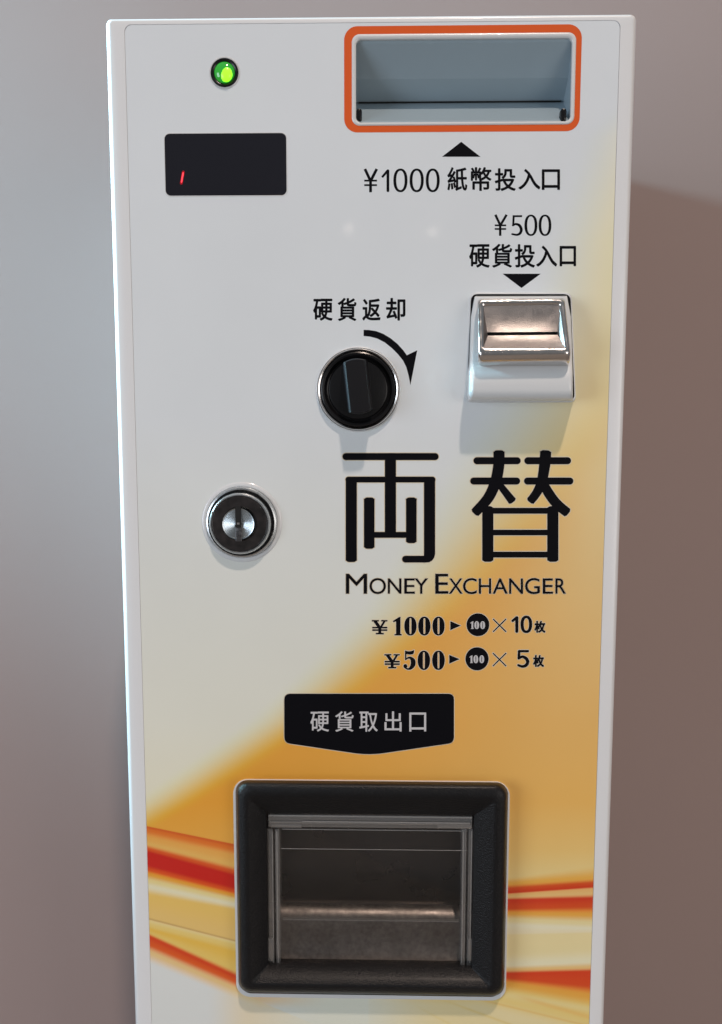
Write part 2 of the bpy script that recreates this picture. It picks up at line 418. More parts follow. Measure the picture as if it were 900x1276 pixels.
    stack(R0_, R1_, [(y4(560), y4(500), None), (y4(592), y4(565), S(204, 145, 60)), (y4(618), y4(590), S(182, 62, 20)), (y4(636), y4(606), S(178, 48, 16)), (y4(646), y4(618), S(206, 152, 90)), (y4(656), y4(640), S(206, 158, 98)),
                     (y4(672), y4(664), S(178, 46, 18)), (y4(712), y4(700), S(184, 62, 20)), (y4(736), y4(742), S(206, 140, 55)), (y4(768), y4(785), S(206, 180, 130)), (y4(795), y4(812), S(204, 188, 158)), (y4(832), y4(824), S(200, 184, 150)),
                     (y4(845), y4(835), S(200, 180, 132)), (y4(925), y4(905), S(198, 180, 132)), (y4(990), y4(970), S(200, 188, 155)), (y4(1012), y4(1000), S(204, 160, 100)), (y4(1030), y4(1020), S(184, 52, 18)), (y4(1048), y4(1088), S(186, 60, 20)),
                     (y4(1078), y4(1140), S(204, 140, 55)), (y4(1120), y4(1200), S(202, 165, 88)), (y4(1160), y4(1260), S(202, 172, 105)), (y4(1230), y4(1340), S(198, 180, 135)), (1500, 1520, S(190, 184, 165))], right)
    # fan of faint rays at the foot of the sheet
    for (xa, ya, xb, yb, wdt, cc, k_) in ((536, 1240, 700, 1300, 1.6, S(190, 160, 80), .45), (560, 1236, 760, 1285, 1.4, S(190, 150, 70), .45), (590, 1232, 760, 1262, 5, S(206, 186, 140), .5), (500, 1243, 640, 1320, 1.5, S(195, 170, 100), .4), (630, 1237, 760, 1275, 3, S(196, 150, 72), .45)):
        tt = (x - xa) / (xb - xa); d = np.abs(y - (ya + (yb - ya) * tt))
        g = (np.exp(-(d / wdt) ** 2) * k_ * ((tt > 0)) * sm(tt * 3))[..., None]
        col = col * (1 - g) + cc * g
    # white sheet left of the fan below the tray
    g = (sm((1300 - x) / 1) * sm((560 - x) / 130) * (y > 1225) * right)[..., None]
    col = col * (1 - g) + S(190, 188, 172) * g
    return np.clip(col, 0, .85)
COLS = art(PX, PY)
ny, nx = X.shape
idx = np.arange(ny * nx).reshape(ny, nx)
cx_ = (us[:-1] + us[1:]) / 2; cz_ = (zs[:-1] + zs[1:]) / 2
CXg, CZg = np.meshgrid(cx_, cz_)
def inbox(B): return (CXg > B[0]) & (CXg < B[2]) & (CZg > B[1]) & (CZg < B[3])
keep = ~(inbox(BI) | inbox(CO))
F = np.stack([idx[:-1, :-1], idx[:-1, 1:], idx[1:, 1:], idx[1:, :-1]], -1)[keep]
me = bpy.data.meshes.new('front_panel')
V3 = np.stack([Xw.ravel() * MM, np.zeros(ny * nx), Z.ravel() * MM], -1)
c0 = np.array([(PL + PR) / 2 * MM, 0, (PB + PT) / 2 * MM])
me.vertices.add(ny * nx); me.vertices.foreach_set('co', (V3 - c0).astype(np.float32).ravel())
me.loops.add(F.size); me.loops.foreach_set('vertex_index', F.astype(np.int32).ravel())
me.polygons.add(len(F)); me.polygons.foreach_set('loop_start', np.arange(0, F.size, 4, dtype=np.int32))
me.update(calc_edges=True); me.validate()
ca = me.color_attributes.new('print', 'FLOAT_COLOR', 'POINT')
ca.data.foreach_set('color', np.concatenate([COLS.reshape(-1, 3), np.ones((ny * nx, 1))], 1).astype(np.float32).ravel())
me.materials.append(PANEL)
panel = bpy.data.objects.new('front_panel', me); COL.objects.link(panel); panel.parent = ROOT
panel.location = Vector(c0) + Vector((0, 0, EYE * MM)) - ROOT.location

# ---------------------------------------------------------------- print on the sheet
class Print:
    """flat ink shapes gathered into one mesh; each shape lies a hair above the last"""
    def __init__(s, k=1.0, off=(0, 0)):
        s.P = []; s.k = k; s.off = off
    def view(s, k, off): s.k = k; s.off = off; return s
    def px(s, q): return (s.off[0] + q[0] * s.k, s.off[1] + q[1] * s.k)
    def poly(s, pts, raw=False):
        q = [Vector((*(p if raw else s.px(p)), 0)) for p in pts]
        tris = tessellate_polygon([q])
        s.P.append(([(v.x, v.y) for v in q], [tuple(t) for t in tris]))
    def strip(s, A, B, closed=False):
        n = len(A); v = [s.px(p) for p in A] + [s.px(p) for p in B]
        f = [(i, (i + 1) % n, n + (i + 1) % n, n + i) for i in range(n if closed else n - 1)]
        s.P.append((v, f))
    def disc(s, c, r, n=40, ry=None):
        ry = ry or r
        s.poly([(c[0] + r * math.cos(2 * math.pi * i / n), c[1] + ry * math.sin(2 * math.pi * i / n)) for i in range(n)])
    def stroke(s, pts, w, cap='round', smooth=False):
        pts = [tuple(p) for p in pts]
        W = [p[2] if len(p) > 2 else w for p in pts]; pts = [p[:2] for p in pts]
        if smooth:
            o = []; ow = []
            n = len(pts)
            for i in range(n - 1):
                p0, p1, p2, p3 = pts[max(i - 1, 0)], pts[i], pts[i + 1], pts[min(i + 2, n - 1)]
                for j in range(8):
                    t = j / 8
                    o.append(tuple(.5 * (2 * p1[d] + (p2[d] - p0[d]) * t + (2 * p0[d] - 5 * p1[d] + 4 * p2[d] - p3[d]) * t * t + (3 * p1[d] - p0[d] - 3 * p2[d] + p3[d]) * t ** 3) for d in (0, 1)))
                    ow.append(W[i] + (W[i + 1] - W[i]) * t)
            o.append(pts[-1]); ow.append(W[-1]); pts, W = o, ow
        A = []; B = []
        for i, p in enumerate(pts):
            a = Vector(pts[max(i - 1, 0)]); c = Vector(pts[min(i + 1, len(pts) - 1)]); p = Vector(p)
            if 0 < i < len(pts) - 1:
                d1 = (p - a).normalized(); d2 = (c - p).normalized(); d = (d1 + d2).normalized(); m = 1 / max(d.dot(d1), .5)
            else: d = (c - a).normalized(); m = 1
            nrm = Vector((-d.y, d.x)) * W[i] / 2 * m
            A.append(tuple(p + nrm)); B.append(tuple(p - nrm))
        s.strip(A, B)
        if cap == 'round': s.disc(pts[0], W[0] / 2, 20); s.disc(pts[-1], W[-1] / 2, 20)
        elif cap == 'soft':      # slightly rounded square ends
            for e0, e1, ww in ((pts[0], pts[1], W[0]), (pts[-1], pts[-2], W[-1])):
                e0 = Vector(e0); d = (e0 - Vector(e1)).normalized(); n_ = Vector((-d.y, d.x)); r = ww * .3
                q = []
                for sgn in (1, -1):
                    for i in range(5):
                        a = math.radians(90 * i / 4) if sgn == 1 else math.radians(90 - 90 * i / 4)
                        q.append(tuple(e0 + n_ * sgn * (ww / 2 - r + r * math.cos(a)) + d * (r * math.sin(a) - r * .6)))
                s.poly(q)
    def ring(s, box, ix, iy, e=2.2, slit=None, n=48):
        x0, y0, x1, y1 = box; cx, cy = (x0 + x1) / 2, (y0 + y1) / 2; a, b_ = (x1 - x0) / 2, (y1 - y0) / 2
        A = []; B = []
        for i in range(n):
            t = 2 * math.pi * i / n; c_, s_ = math.cos(t), math.sin(t)
            se = lambda v, ee: math.copysign(abs(v) ** (2 / ee), v)
            A.append((cx + a * se(c_, e), cy + b_ * se(s_, e)))
            if slit: B.append((cx + slit[0] * se(c_, 5), cy + slit[1] * se(s_, 5)))
            else: B.append((cx + (a - ix) * se(c_, e), cy + (b_ - iy) * se(s_, e)))
        s.strip(A, B, True)
    def glyph(s, ch, box, bold=0.0):
        """font glyph fitted to a box (in the current view units), made bolder by 'bold' photo pixels"""
        v, f = glyph_mesh(ch)
        x0, y0 = s.px(box[:2]); x1, y1 = s.px(box[2:])
        x0 += bold; x1 -= bold; y0 += bold; y1 -= bold
        vx = [p[0] for p in v]; vy = [p[1] for p in v]
        ax, bx, ay, by = min(vx), max(vx), min(vy), max(vy)
        q = [(x0 + (p[0] - ax) / (bx - ax) * (x1 - x0), y1 - (p[1] - ay) / (by - ay) * (y1 - y0)) for p in v]
        offs = [(0, 0)] + ([(bold * math.cos(a), bold * math.sin(a)) for a in [math.pi / 4 * i for i in range(8)]] if bold > 0 else [])
        for dx, dy in offs:
            s.P.append(([(a + dx, b_ + dy) for a, b_ in q], f))
    def build(s, name, m, h0=0.03, grow=0.0, parent=None, label=None, step=0.0008):
        v = []; f = []; h = h0
        offs = [(0, 0)] if grow <= 0 else [(grow * math.cos(a), grow * math.sin(a)) for a in [math.pi / 6 * i for i in range(12)]]
        for dx, dy in offs:
            for (q, fs) in s.P:
                b0 = len(v)
                for a, c in q: v.append(at(a + dx, c + dy, h))
                for t in fs:
                    t = tuple(i + b0 for i in t)
                    # face the viewer
                    A_, B_, C_ = v[t[0]], v[t[1]], v[t[2]]
                    ar = (B_[0] - A_[0]) * (C_[1] - A_[1]) - (B_[1] - A_[1]) * (C_[0] - A_[0])
                    f.append(t if ar > 0 else tuple(reversed(t)))
                h += step if grow <= 0 else .00002
        o = place(name, v, f, m, parent or panel, smooth=False)
        if label: o['label'] = label
        return o

_G = {}
def glyph_mesh(ch):
    if ch not in _G:
        c = bpy.data.curves.new('glyph', 'FONT'); c.body = ch; c.resolution_u = 5
        o = bpy.data.objects.new('glyph', c); COL.objects.link(o)
        dg = bpy.context.evaluated_depsgraph_get(); dg.update()
        m = o.evaluated_get(dg).to_mesh()
        _G[ch] = ([(p.co.x, p.co.y) for p in m.vertices], [tuple(p.vertices) for p in m.polygons])
        o.evaluated_get(dg).to_mesh_clear()
        bpy.data.objects.remove(o); bpy.data.curves.remove(c)
    return _G[ch]

def yen(p, arms, top, joint, stem_y, w_arm, bars, barx, bw, sx):
    p.stroke([(arms[0], top), joint], w_arm, 'butt'); p.stroke([(arms[1], top), joint], w_arm, 'butt')
    p.stroke([(sx, joint[1] - 8), (sx, stem_y)], w_arm, 'butt')
    for y in bars: p.stroke([(barx[0], y), (barx[1], y)], bw, 'butt')

# bill inlet caption
p = Print(.13333, (445, 200))
yen(p, (74, 185), 79, (127, 192), 297, 26, (188, 230), (68, 187), 17, 127)
p.stroke([(289, 96), (289, 282)], 26, 'round'); p.stroke([(287, 94), (240, 150)], 22, 'round')
for bx in ((340, 75, 472, 296), (492, 75, 624, 296), (643, 75, 773, 296)): p.ring(bx, 27, 20, 2.25)
p.view(.44444, (410, 10))
for ch, bx in zip('紙幣投入口', ((332, 446, 388, 513), (398, 446, 456, 513), (465, 449, 524, 513), (531, 451, 593, 509), (597, 452, 648, 510))): p.glyph(ch, bx, .55)
p.build('lettering', INK, label='caption for the bill slot with a yen price')
p = Print(.44444, (410, 10)); p.poly([(317, 417), (425, 417), (371, 375)]); p.build('arrow_mark', INK)
# coin inlet caption
p = Print(.11111, (600, 255))
yen(p, (157, 283), 113, (213, 232), 350, 27, (232, 273), (150, 278), 19, 211)
p.stroke([(352, 129), (456, 129)], 21, 'butt'); p.stroke([(362, 122), (357, 240)], 23, 'butt')
p.stroke([(352, 232, 20), (385, 218, 24), (425, 232, 30), (447, 275, 32), (436, 318, 30), (400, 338, 24), (345, 330, 20)], 24, 'round', True)
for bx in ((483, 112, 628, 351), (642, 112, 785, 351)): p.ring(bx, 31, 20, 2.25)
p.view(.44444, (370, 250))
for ch, bx in zip('硬貨投入口', ((483, 122, 541, 188), (547, 121, 604, 188), (611, 122, 668, 188), (671, 126, 730, 185), (737, 127, 783, 184))): p.glyph(ch, bx, .55)
p.build('lettering', INK)
p = Print(.44444, (370, 250)); p.poly([(577, 205), (684, 205), (630, 245)]); p.build('arrow_mark', INK)
# return knob caption and arrow
p = Print(.15556, (380, 365))
for ch, bx in zip('硬貨返却', ((66, 46, 223, 223), (263, 40, 414, 226), (460, 45, 607, 222), (650, 40, 806, 222))): p.glyph(ch, bx, .62)
p.build('lettering', INK)
p = Print(.17778, (380, 400))
p.poly([(412, 62), (450, 63), (500, 71), (550, 90), (600, 120), (650, 161), (690, 205), (715, 240), (788, 205), (740, 450), (728, 385), (712, 325), (690, 280), (655, 235), (610, 190), (560, 150), (510, 124), (460, 110), (412, 105)])
p.build('arrow_mark', INK, label='curved arrow round the return knob')
# large heading
p = Print(.36667, (410, 540))
p.stroke([(58, 79), (361, 79)], 24); p.stroke([(209, 82), (209, 345)], 38, 'butt')
p.stroke([(66, 157), (352, 157)], 20, 'soft'); p.stroke([(76, 156), (76, 433)], 38, 'soft')
p.stroke([(342, 156), (342, 392)], 38, 'butt'); p.disc((66, 157), 10); p.disc((352, 157), 10)
p.poly([(323, 392), (361, 392), (361, 410), (358, 422), (351, 432), (341, 438), (330, 439), (322, 439), (322, 416), (323, 414)])
p.stroke([(260, 427.5), (330, 427.5)], 23)
p.stroke([(137, 222), (137, 388)], 36, 'soft'); p.stroke([(280, 222), (280, 369)], 36, 'soft')
p.stroke([(140, 345), (278, 345)], 20, 'butt')
p.stroke([(503, 93), (640, 93)], 24); p.stroke([(492, 162), (638, 162)], 24)
p.stroke([(578, 62, 38), (577, 110, 38), (566, 165, 38), (541, 220, 36), (496, 270, 32)], 36, 'soft', True)
p.stroke([(578, 172, 22), (600, 200, 25), (624, 231, 29)], 28, 'soft', True)
p.stroke([(676, 93), (811, 93)], 24); p.stroke([(675, 162), (819, 162)], 24)
p.stroke([(737, 62, 38), (733, 110, 38), (723, 165, 34), (706, 202, 30), (684, 231, 28)], 36, 'soft', True)
p.stroke([(726, 165, 30), (748, 205, 34), (775, 240, 34), (811, 270, 32)], 34, 'soft', True)
p.stroke([(540, 252), (540, 432)], 38, 'soft'); p.stroke([(761, 252), (761, 432)], 38, 'soft')
p.stroke([(524, 263), (780, 263)], 20, 'butt'); p.stroke([(540, 337), (760, 337)], 19, 'butt'); p.stroke([(540, 412), (760, 412)], 20, 'butt')
p.build('heading_lettering', INK, h0=.05, label='large black two-character exchange heading')
p.build('lettering_edge', PALE, h0=.015, grow=1.0)
# english line
p = Print(.16111, (425, 705))
for ch, bx in zip('MONEYE', ((38, 62, 202, 216), (221, 95, 348, 219), (363, 98, 467, 216), (490, 98, 572, 216), (570, 98, 673, 216), (730, 62, 831, 216))): p.glyph(ch, bx, .06)
p.glyph('X', (835, 98, 941, 216), .06)
p.view(.16111, (565, 705))
for ch, bx in zip('CHANGER', ((75, 95, 182, 219), (198, 98, 293, 216), (305, 98, 420, 216), (432, 98, 538, 216), (555, 95, 668, 219), (692, 98, 771, 216), (790, 98, 870, 216))): p.glyph(ch, bx, .06)
p.build('lettering', INK, h0=.05, label='english name line under the heading')
p.build('lettering_edge', PALE, h0=.015, grow=.7)
# exchange table
def serif_yen(p, dx, dy):
    t = lambda x, y: (x + dx, y + dy)
    p.stroke([t(92, 140), t(140, 208)], 30, 'butt'); p.stroke([t(184, 140), t(144, 206)], 19, 'butt')
    p.stroke([t(70, 139), t(124, 139)], 13); p.stroke([t(156, 139), t(204, 139)], 13)
    p.stroke([t(138, 200), t(138, 258)], 28, 'butt'); p.stroke([t(107, 259), t(170, 259)], 14)
    p.stroke([t(74, 203), t(202, 203)], 15); p.stroke([t(74, 226), t(202, 226)], 15)
def fat_one(p, x0, y0, sx, sy):
    q = [(70, 0), (56, 2), (0, 38), (2, 50), (28, 43), (28, 160), (13, 162), (13, 174), (81, 174), (81, 162), (69, 160)]
    p.poly([(x0 + a * sx, y0 + b_ * sy) for a, b_ in q])
p = Print(.13333, (455, 755))
serif_yen(p, 0, 0); fat_one(p, 262, 102, 1, 1)
for bx in ((367, 100, 482, 277), (497, 100, 612, 277), (630, 100, 744, 277)): p.ring(bx, 0, 0, 2.15, (9, 74))
p.poly([(797, 142), (895, 184), (797, 227)])
serif_yen(p, 116, 318)
p.poly([(373, 417), (400, 424), (430, 423), (460, 412), (457, 440), (448, 452), (420, 456), (388, 450), (386, 500), (374, 502)])
p.stroke([(379, 503, 10), (398, 488, 14), (425, 486, 24), (448, 512, 44), (448, 548, 46), (430, 578, 32), (405, 590, 16), (382, 583, 14)], 24, 'round', True)
p.disc((377, 563), 19)
for bx in ((492, 418, 608, 599), (628, 418, 745, 599)): p.ring(bx, 0, 0, 2.15, (9, 76))
p.poly([(787, 458), (884, 497), (787, 540)])
p.view(.13889, (565, 755))
p.disc((221, 169), 102, 64); p.disc((213, 475), 104, 64)
for a, b_ in (((357, 117), (474, 232)), ((474, 117), (357, 232)), ((355, 423), (474, 540)), ((474, 423), (355, 540))): p.stroke([a, b_], 10, 'butt')
p.stroke([(570, 106), (570, 228)], 28); p.stroke([(568, 104), (533, 134)], 23)
p.ring((603, 87, 708, 244), 29, 23, 2.25)
p.stroke([(589, 406), (670, 406)], 21); p.stroke([(591, 408), (588, 470)], 24)
p.stroke([(588, 470, 20), (620, 456, 24), (654, 472, 29), (668, 503, 30), (652, 533, 28), (618, 543, 24), (583, 532, 20)], 26, 'round', True)
p.glyph('枚', (727, 134, 827, 241), .55); p.glyph('枚', (716, 441, 815, 548), .55)
p.build('lettering', INK, h0=.05, label='two-line table of what each note or coin changes into')
p.build('lettering_edge', PALE, h0=.015, grow=.8)
p = Print(.13889, (565, 755))
for dx, dy in ((0, 0), (-8, 306)):
    fat_one(p, 153 + dx, 137 + dy, .38, .40)
    for x0 in (189, 242): p.ring((x0 + dx, 137 + dy, x0 + 43 + dx, 208 + dy), 0, 0, 2.15, (3.2, 27))
p.build('coin_numerals', GREYINK, h0=.13)
# tag
def round_poly(P, rad):
    out = []
    n = len(P)
    for i in range(n):
        p0 = Vector(P[i]); a = Vector(P[i - 1]); c = Vector(P[(i + 1) % n]); r = rad[i]
        u = (a - p0).normalized() * r; w_ = (c - p0).normalized() * r
        for k in range(7):
            t = k / 6; out.append(tuple((p0 + u) * (1 - t) ** 2 + p0 * 2 * t * (1 - t) + (p0 + w_) * t * t))
    return out
p = Print(.28889, (340, 850))
p.poly(round_poly([(50, 50), (782, 50), (782, 262), (415, 316), (50, 262)], [26, 26, 26, 70, 26]))
p.build('tag', INK, h0=.05, label='black arrow-shaped coin outlet tag')
p.build('tag_edge', PALE, h0=.015, grow=.8)
p = Print(.28889, (340, 850))
for ch, bx in zip('硬貨取出口', ((162, 127, 243, 213), (269, 126, 349, 214), (373, 127, 453, 214), (482, 126, 556, 213), (589, 131, 662, 213))): p.glyph(ch, bx, .22)
p.build('lettering', GREYINK, h0=.09)

# ---------------------------------------------------------------- bill inlet
bi = empty('bill_inlet', (0, 0, 0), ROOT)
bi.location = Vector((at(578, 100)[0] * MM, 0, at(578, 100)[1] * MM + EYE * MM)) - ROOT.location
o0 = pbox(429, 31.5, 723.8, 164.3); i0 = pbox(438.5, 41.5, 717, 155.9); lip_in = pbox(443.8, 48, 712.2, 151.8)
b = MB(); b.loft([rrect(*o0, 5.4, 10, .05), rrect(*i0, 3.2, 10, .05)]); b.build('orange_border', ORANGE, bi)
b = MB()
mx = lambda A_, B_, t: tuple(A_[i] + (B_[i] - A_[i]) * t for i in range(4))
b.loft([rrect(*i0, 3.2, 10, .02), rrect(*mx(i0, lip_in, .2), 3.1, 10, .3), rrect(*mx(i0, lip_in, .45), 2.7, 10, .38), rrect(*mx(i0, lip_in, .8), 2.4, 10, .25), rrect(*lip_in, 2.2, 10, -.1), rrect(*lip_in, 2.2, 10, -1.5)])
b.build('lip', LIP, bi)
# inside of the pocket: a sloping flap above, a ramp below, two side cheeks
x0, z0, x1, z1 = lip_in
x0 -= .4; x1 += .4
prof = [(z1 + .5, -1.2), (z1 - 1.0, -1.6), (at(578, 98, -9)[1], -9.0), (at(578, 126, -17)[1], -17), (at(578, 127.5, -18)[1], -18), (z0 + 1.0, -1.5), (z0 - .5, -1.2)]
b = MB()
strip_(b, x0, x1, prof, lambda k: 0)
b.build('pocket', RECESS, bi, angle=14)
for sx in (x0, x1):
    b = MB(); v = [(sx, z, h) for z, h in prof]
    b.add(v, [tuple(range(len(v)))]); b.build('cheek', RECESS, bi, smooth=False)
sa = at(578, 126.8, -16.8)
b = MB(); b.box(x0 + 1.2, sa[1] - .2, x1 - 1.2, sa[1] + .12, -19, -16.5); b.build('note_slot', DARK, bi, smooth=False)
for cx in (447.5, 702.5):
    bb = pbox(cx - 3.6, 135, cx + 3.6, 151, -1)
    b = MB(); b.box(bb[0], bb[1], bb[2], bb[3], -4, -.4, bev=.9); b.build('roller', BLACK, bi)

# ---------------------------------------------------------------- indicator lamp
la = at(280, 90.7); s = 1 / pxmm(90)
lp = empty('indicator_lamp', Vector((la[0] * MM, 0, (la[1] + EYE) * MM)) - ROOT.location, ROOT)
b = MB(); b.lathe(la[0], la[1], [(19.6 * s, 0.01), (19 * s, .2), (18 * s, .22), (17 * s, .05)], cap=False); b.build('washer', LIP, lp)
b = MB(); b.lathe(la[0], la[1], [(17.4 * s, 0.02), (17.2 * s, .5), (16 * s, .8), (14.4 * s, .7), (13 * s, .4), (13 * s, .1)], cap=False); b.build('bezel', BLACK, lp)
b = MB(); b.lathe(la[0], la[1], [(13 * s, .15), (12.4 * s, .7), (10 * s, 1.4), (6.5 * s, 1.9), (3 * s, 2.1), (.2 * s, 2.15)]); b.build('lens', LENS, lp)
lc = at(281.8, 92.0, 1.3)
loops = []
for q in (1.0, .93, .75, .45, .08):
    loops.append([(lc[0] + 8.0 * s * q * math.cos(t), lc[1] + 9.6 * s * q * math.sin(t), 1.1 + 1.3 * math.sqrt(1 - q * q)) for t in [2 * math.pi * j / 40 for j in range(40)]])
b = MB(); b.loft(loops, False, True); b.build('glowing_core', GLOWG, lp)

# ---------------------------------------------------------------- display window
db = pbox(205.8, 166.2, 357.2, 243.8)
dw = empty('display_window', Vector(((db[0] + db[2]) / 2 * MM, 0, ((db[1] + db[3]) / 2 + EYE) * MM)) - ROOT.location, ROOT)
b = MB(); b.loft([rrect(db[0] - .35, db[1] - .35, db[2] + .35, db[3] + .35, 2.5, 8, .01), rrect(db[0] - .25, db[1] - .25, db[2] + .25, db[3] + .25, 2.4, 8, .12), rrect(*db, 2.2, 8, .13), rrect(db[0] + .1, db[1] + .1, db[2] - .1, db[3] - .1, 2.2, 8, .1)]); b.build('surround', LIP, dw)
b = MB(); b.loft([rrect(*db, 2.2, 8, .12), rrect(db[0] + .4, db[1] + .4, db[2] - .4, db[3] - .4, 1.9, 8, .14)], False, True); b.build('smoked_pane', SMOKE, dw)
p = Print(.33333, (120, 0)); p.stroke([(325.8, 643), (318.2, 685)], 10, 'round'); p.build('segment_glow', HALOR, h0=.18, parent=dw)  # dim wider stroke imitates the glow of the lit segment
p = Print(.33333, (120, 0)); p.stroke([(325, 647), (319, 680)], 5, 'round'); p.build('lit_segment', GLOWR, h0=.2, parent=dw)

# ---------------------------------------------------------------- return knob
kc = at(446.5, 485.4); s = 1 / pxmm(485)
kn = empty('return_knob', Vector((kc[0] * MM, 0, (kc[1] + EYE) * MM)) - ROOT.location, ROOT)
b = MB(); b.lathe(kc[0], kc[1], [(52.8 * s, .01), (52 * s, .7), (51.4 * s, .8), (50.8 * s, .3)], 96, cap=False); b.build('collar', WHITE, kn)
b = MB(); b.lathe(kc[0], kc[1], [(50.6 * s, .4), (50.2 * s, 1.5), (49.2 * s, 2.0), (47.8 * s, 1.8), (47.0 * s, .8)], 96, cap=False); b.build('chrome_ring', CHROME, kn)
b = MB(); b.lathe(kc[0], kc[1], [(47.0 * s, .2), (46.8 * s, 1.4), (46.0 * s, 2.3), (44.5 * s, 2.6), (42 * s, 2.4), (40 * s, 1.7), (38.8 * s, 1.0), (37.2 * s, .8), (36 * s, 1.3), (35.2 * s, 1.4), (2 * s, 1.4)], 96); b.build('dial', BLACK, kn, angle=30)
b = MB()
ang = math.radians(6.5); bl, bw_ = 22.6 / 2, 8.6 / 2
def barloop(e, h, dz=0):
    out = []
    hw = bw_ - e * (2.2 if e < 0 else 1); hl = bl - e * (.6 if e < 0 else 1)
    for i in range(9):       # bowed top end
        x = hw - 2 * hw * i / 8; out.append((x, hl - .9 * (x / bw_) ** 2))
    for i in range(9):
        x = -hw + 2 * hw * i / 8; out.append((x, -hl + .9 * (x / bw_) ** 2))
    kx, kz, _ = at(445.6, 481.5, h)
    return [(kx + x * math.cos(ang) - z * math.sin(ang), kz + x * math.sin(ang) + z * math.cos(ang), h) for x, z in out]
b.loft([barloop(-.5, 1.3), barloop(-.3, 5), barloop(-.1, 11.6), barloop(0.1, 12.3), barloop(.4, 12.6), barloop(.9, 12.65)], False, True)
b.build('handle', BLACKM, kn, angle=25)

# ---------------------------------------------------------------- key lock
lc = at(301.6, 650.8); s = 1 / pxmm(650)
lk = empty('key_lock', Vector((lc[0] * MM, 0, (lc[1] + EYE) * MM)) - ROOT.location, ROOT)
b = MB(); b.lathe(lc[0], lc[1], [(50.5 * s, .01), (49.5 * s, .3), (47.5 * s, .5), (45.5 * s, .45), (44.8 * s, .2)], 96, cap=False); b.build('collar', WHITE, lk)
i_ = (lc[0] - .35, lc[1] - .25)
b = MB(); b.lathe(i_[0], i_[1], [(40.6 * s, .4), (40.4 * s, 2.35), (38.6 * s, 2.4), (38.2 * s, .5)], 96, cap=False); b.build('dark_groove', BLACK, lk, angle=25)  # black ring drawn as the dark groove between the steel rings
b = MB(); b.lathe(lc[0], lc[1], [(44.9 * s, .15), (44.4 * s, 1.2), (43.4 * s, 1.9), (41.6 * s, 2.1), (40.2 * s, 1.7)], 96, cap=False); b.build('outer_ring', CHROME2, lk, angle=25)
b = MB(); b.lathe(*i_, [(38.8 * s, 1.0), (38.6 * s, 2.8), (37.8 * s, 3.6), (36.8 * s, 4.0), (35.4 * s, 4.0), (34.6 * s, 3.6)], 96, cap=False); b.build('inner_ring', CHROME2, lk, angle=25)
b = MB(); b.lathe(*i_, [(34.8 * s, 3.5), (33.6 * s, 4.1), (22 * s, 4.1), (20.4 * s, 3.3)], 96, cap=False); b.build('black_ring', LOCKBLK, lk, angle=25)
i2 = (i_[0] - .6, i_[1])
b = MB(); b.lathe(*i2, [(20.6 * s, 3.2), (19.6 * s, 4.0), (18.2 * s, 3.8)] + [((18 - .42 * q) * s, 3.74 - .012 * q + (.055 if q % 2 else 0)) for q in range(41)] + [(.3 * s, 3.2)], 96); b.build('barrel', BARREL, lk, angle=4)
b = MB(); b.box(i2[0] - 3.6 * s, i2[1] - 4 * s, i2[0] + 3.6 * s, i2[1] + 22 * s, 2.0, 4.15); b.build('keyway', DARK, lk, smooth=False)
b = MB(); b.box(i2[0] - 3.4 * s, i2[1] - 22 * s, i2[0] + 4.4 * s, i2[1] - 4.5 * s, 2.0, 4.35, bev=.2); b.build('dust_shutter', SHUT, lk)
b = MB(); b.box(i2[0] - 1.6 * s, i2[1] - .6 * s, i2[0] + 1.6 * s, i2[1] + 1.8 * s, 4.1, 4.25); b.build('tumbler', STEEL, lk, smooth=False)

# ---------------------------------------------------------------- coin inlet
ci_c = at(649, 435)
ci = empty('coin_inlet', Vector((ci_c[0] * MM, 0, (ci_c[1] + EYE) * MM)) - ROOT.location, ROOT)
fb = quad_loop(at(585, 364.5), at(712.5, 364.5), at(718, 501.5), at(579.5, 501.5), 3.0)
def shift(L, e, h, c=None):
    cx = sum(q[0] for q in L) / len(L); cz = sum(q[1] for q in L) / len(L)
    hw = max(q[0] for q in L) - cx; hz = max(q[1] for q in L) - cz
    return [(cx + (q[0] - cx) * (hw - e) / hw, cz + (q[1] - cz) * (hz - e) / hz, h) for q in L]
b = MB(); b.loft([shift(fb, 0, .01), shift(fb, .2, .45), shift(fb, .5, .6), shift(fb, 1.0, .6)], False, True); b.build('flange', WHITE, ci)
b = MB(); b.loft([shift(fb, .75, .5), shift(fb, .75, .9), shift(fb, 1.5, .95)], False, True); b.build('gap_shadow', BLACK, ci)  # black plate imitates the shadowed gap round the housing
# wedge-shaped white housing, cross-sections from top to bottom
st = [(368.5, .6, 593, 707), (369.5, 3.2, 592, 708), (378, 4.0, 590.5, 709.5), (394, 5.2, 588, 712.5), (430, 6.6, 587, 714), (450, 7.6, 586.6, 714.4), (457, 9.5, 586.3, 714.6), (464, 12.3, 586, 714.8), (472, 12.9, 585.9, 714.9), (486, 12.9, 585.6, 715), (492, 12.5, 585.4, 715), (496, 11.4, 585.3, 715), (498.5, 9.8, 585.3, 715), (499.5, 7.5, 585.3, 715), (499.5, .6, 585.3, 715)]
b = MB(); secs = []
for (py, h, xa, xb) in st:
    A_ = at(xa, py, h); B_ = at(xb, py, h); z = (A_[1] + B_[1]) / 2
    r = min(1.8, h * .6); sec = [(A_[0], z, .5)]
    for k_ in range(7):
        a = math.radians(180 - 15 * k_); sec.append((A_[0] + r + r * math.cos(a), z, h - r + r * math.sin(a)))
    for k_ in range(7):
        a = math.radians(90 - 15 * k_); sec.append((B_[0] - r + r * math.cos(a), z, h - r + r * math.sin(a)))
    sec.append((B_[0], z, .5)); secs.append(sec)
n = len(secs[0]); v = [q for s_ in secs for q in s_]; f = []
for i in range(len(secs) - 1):
    for j in range(n - 1):
        a = i * n + j; f.append((a, a + n, a + n + 1, a + 1))
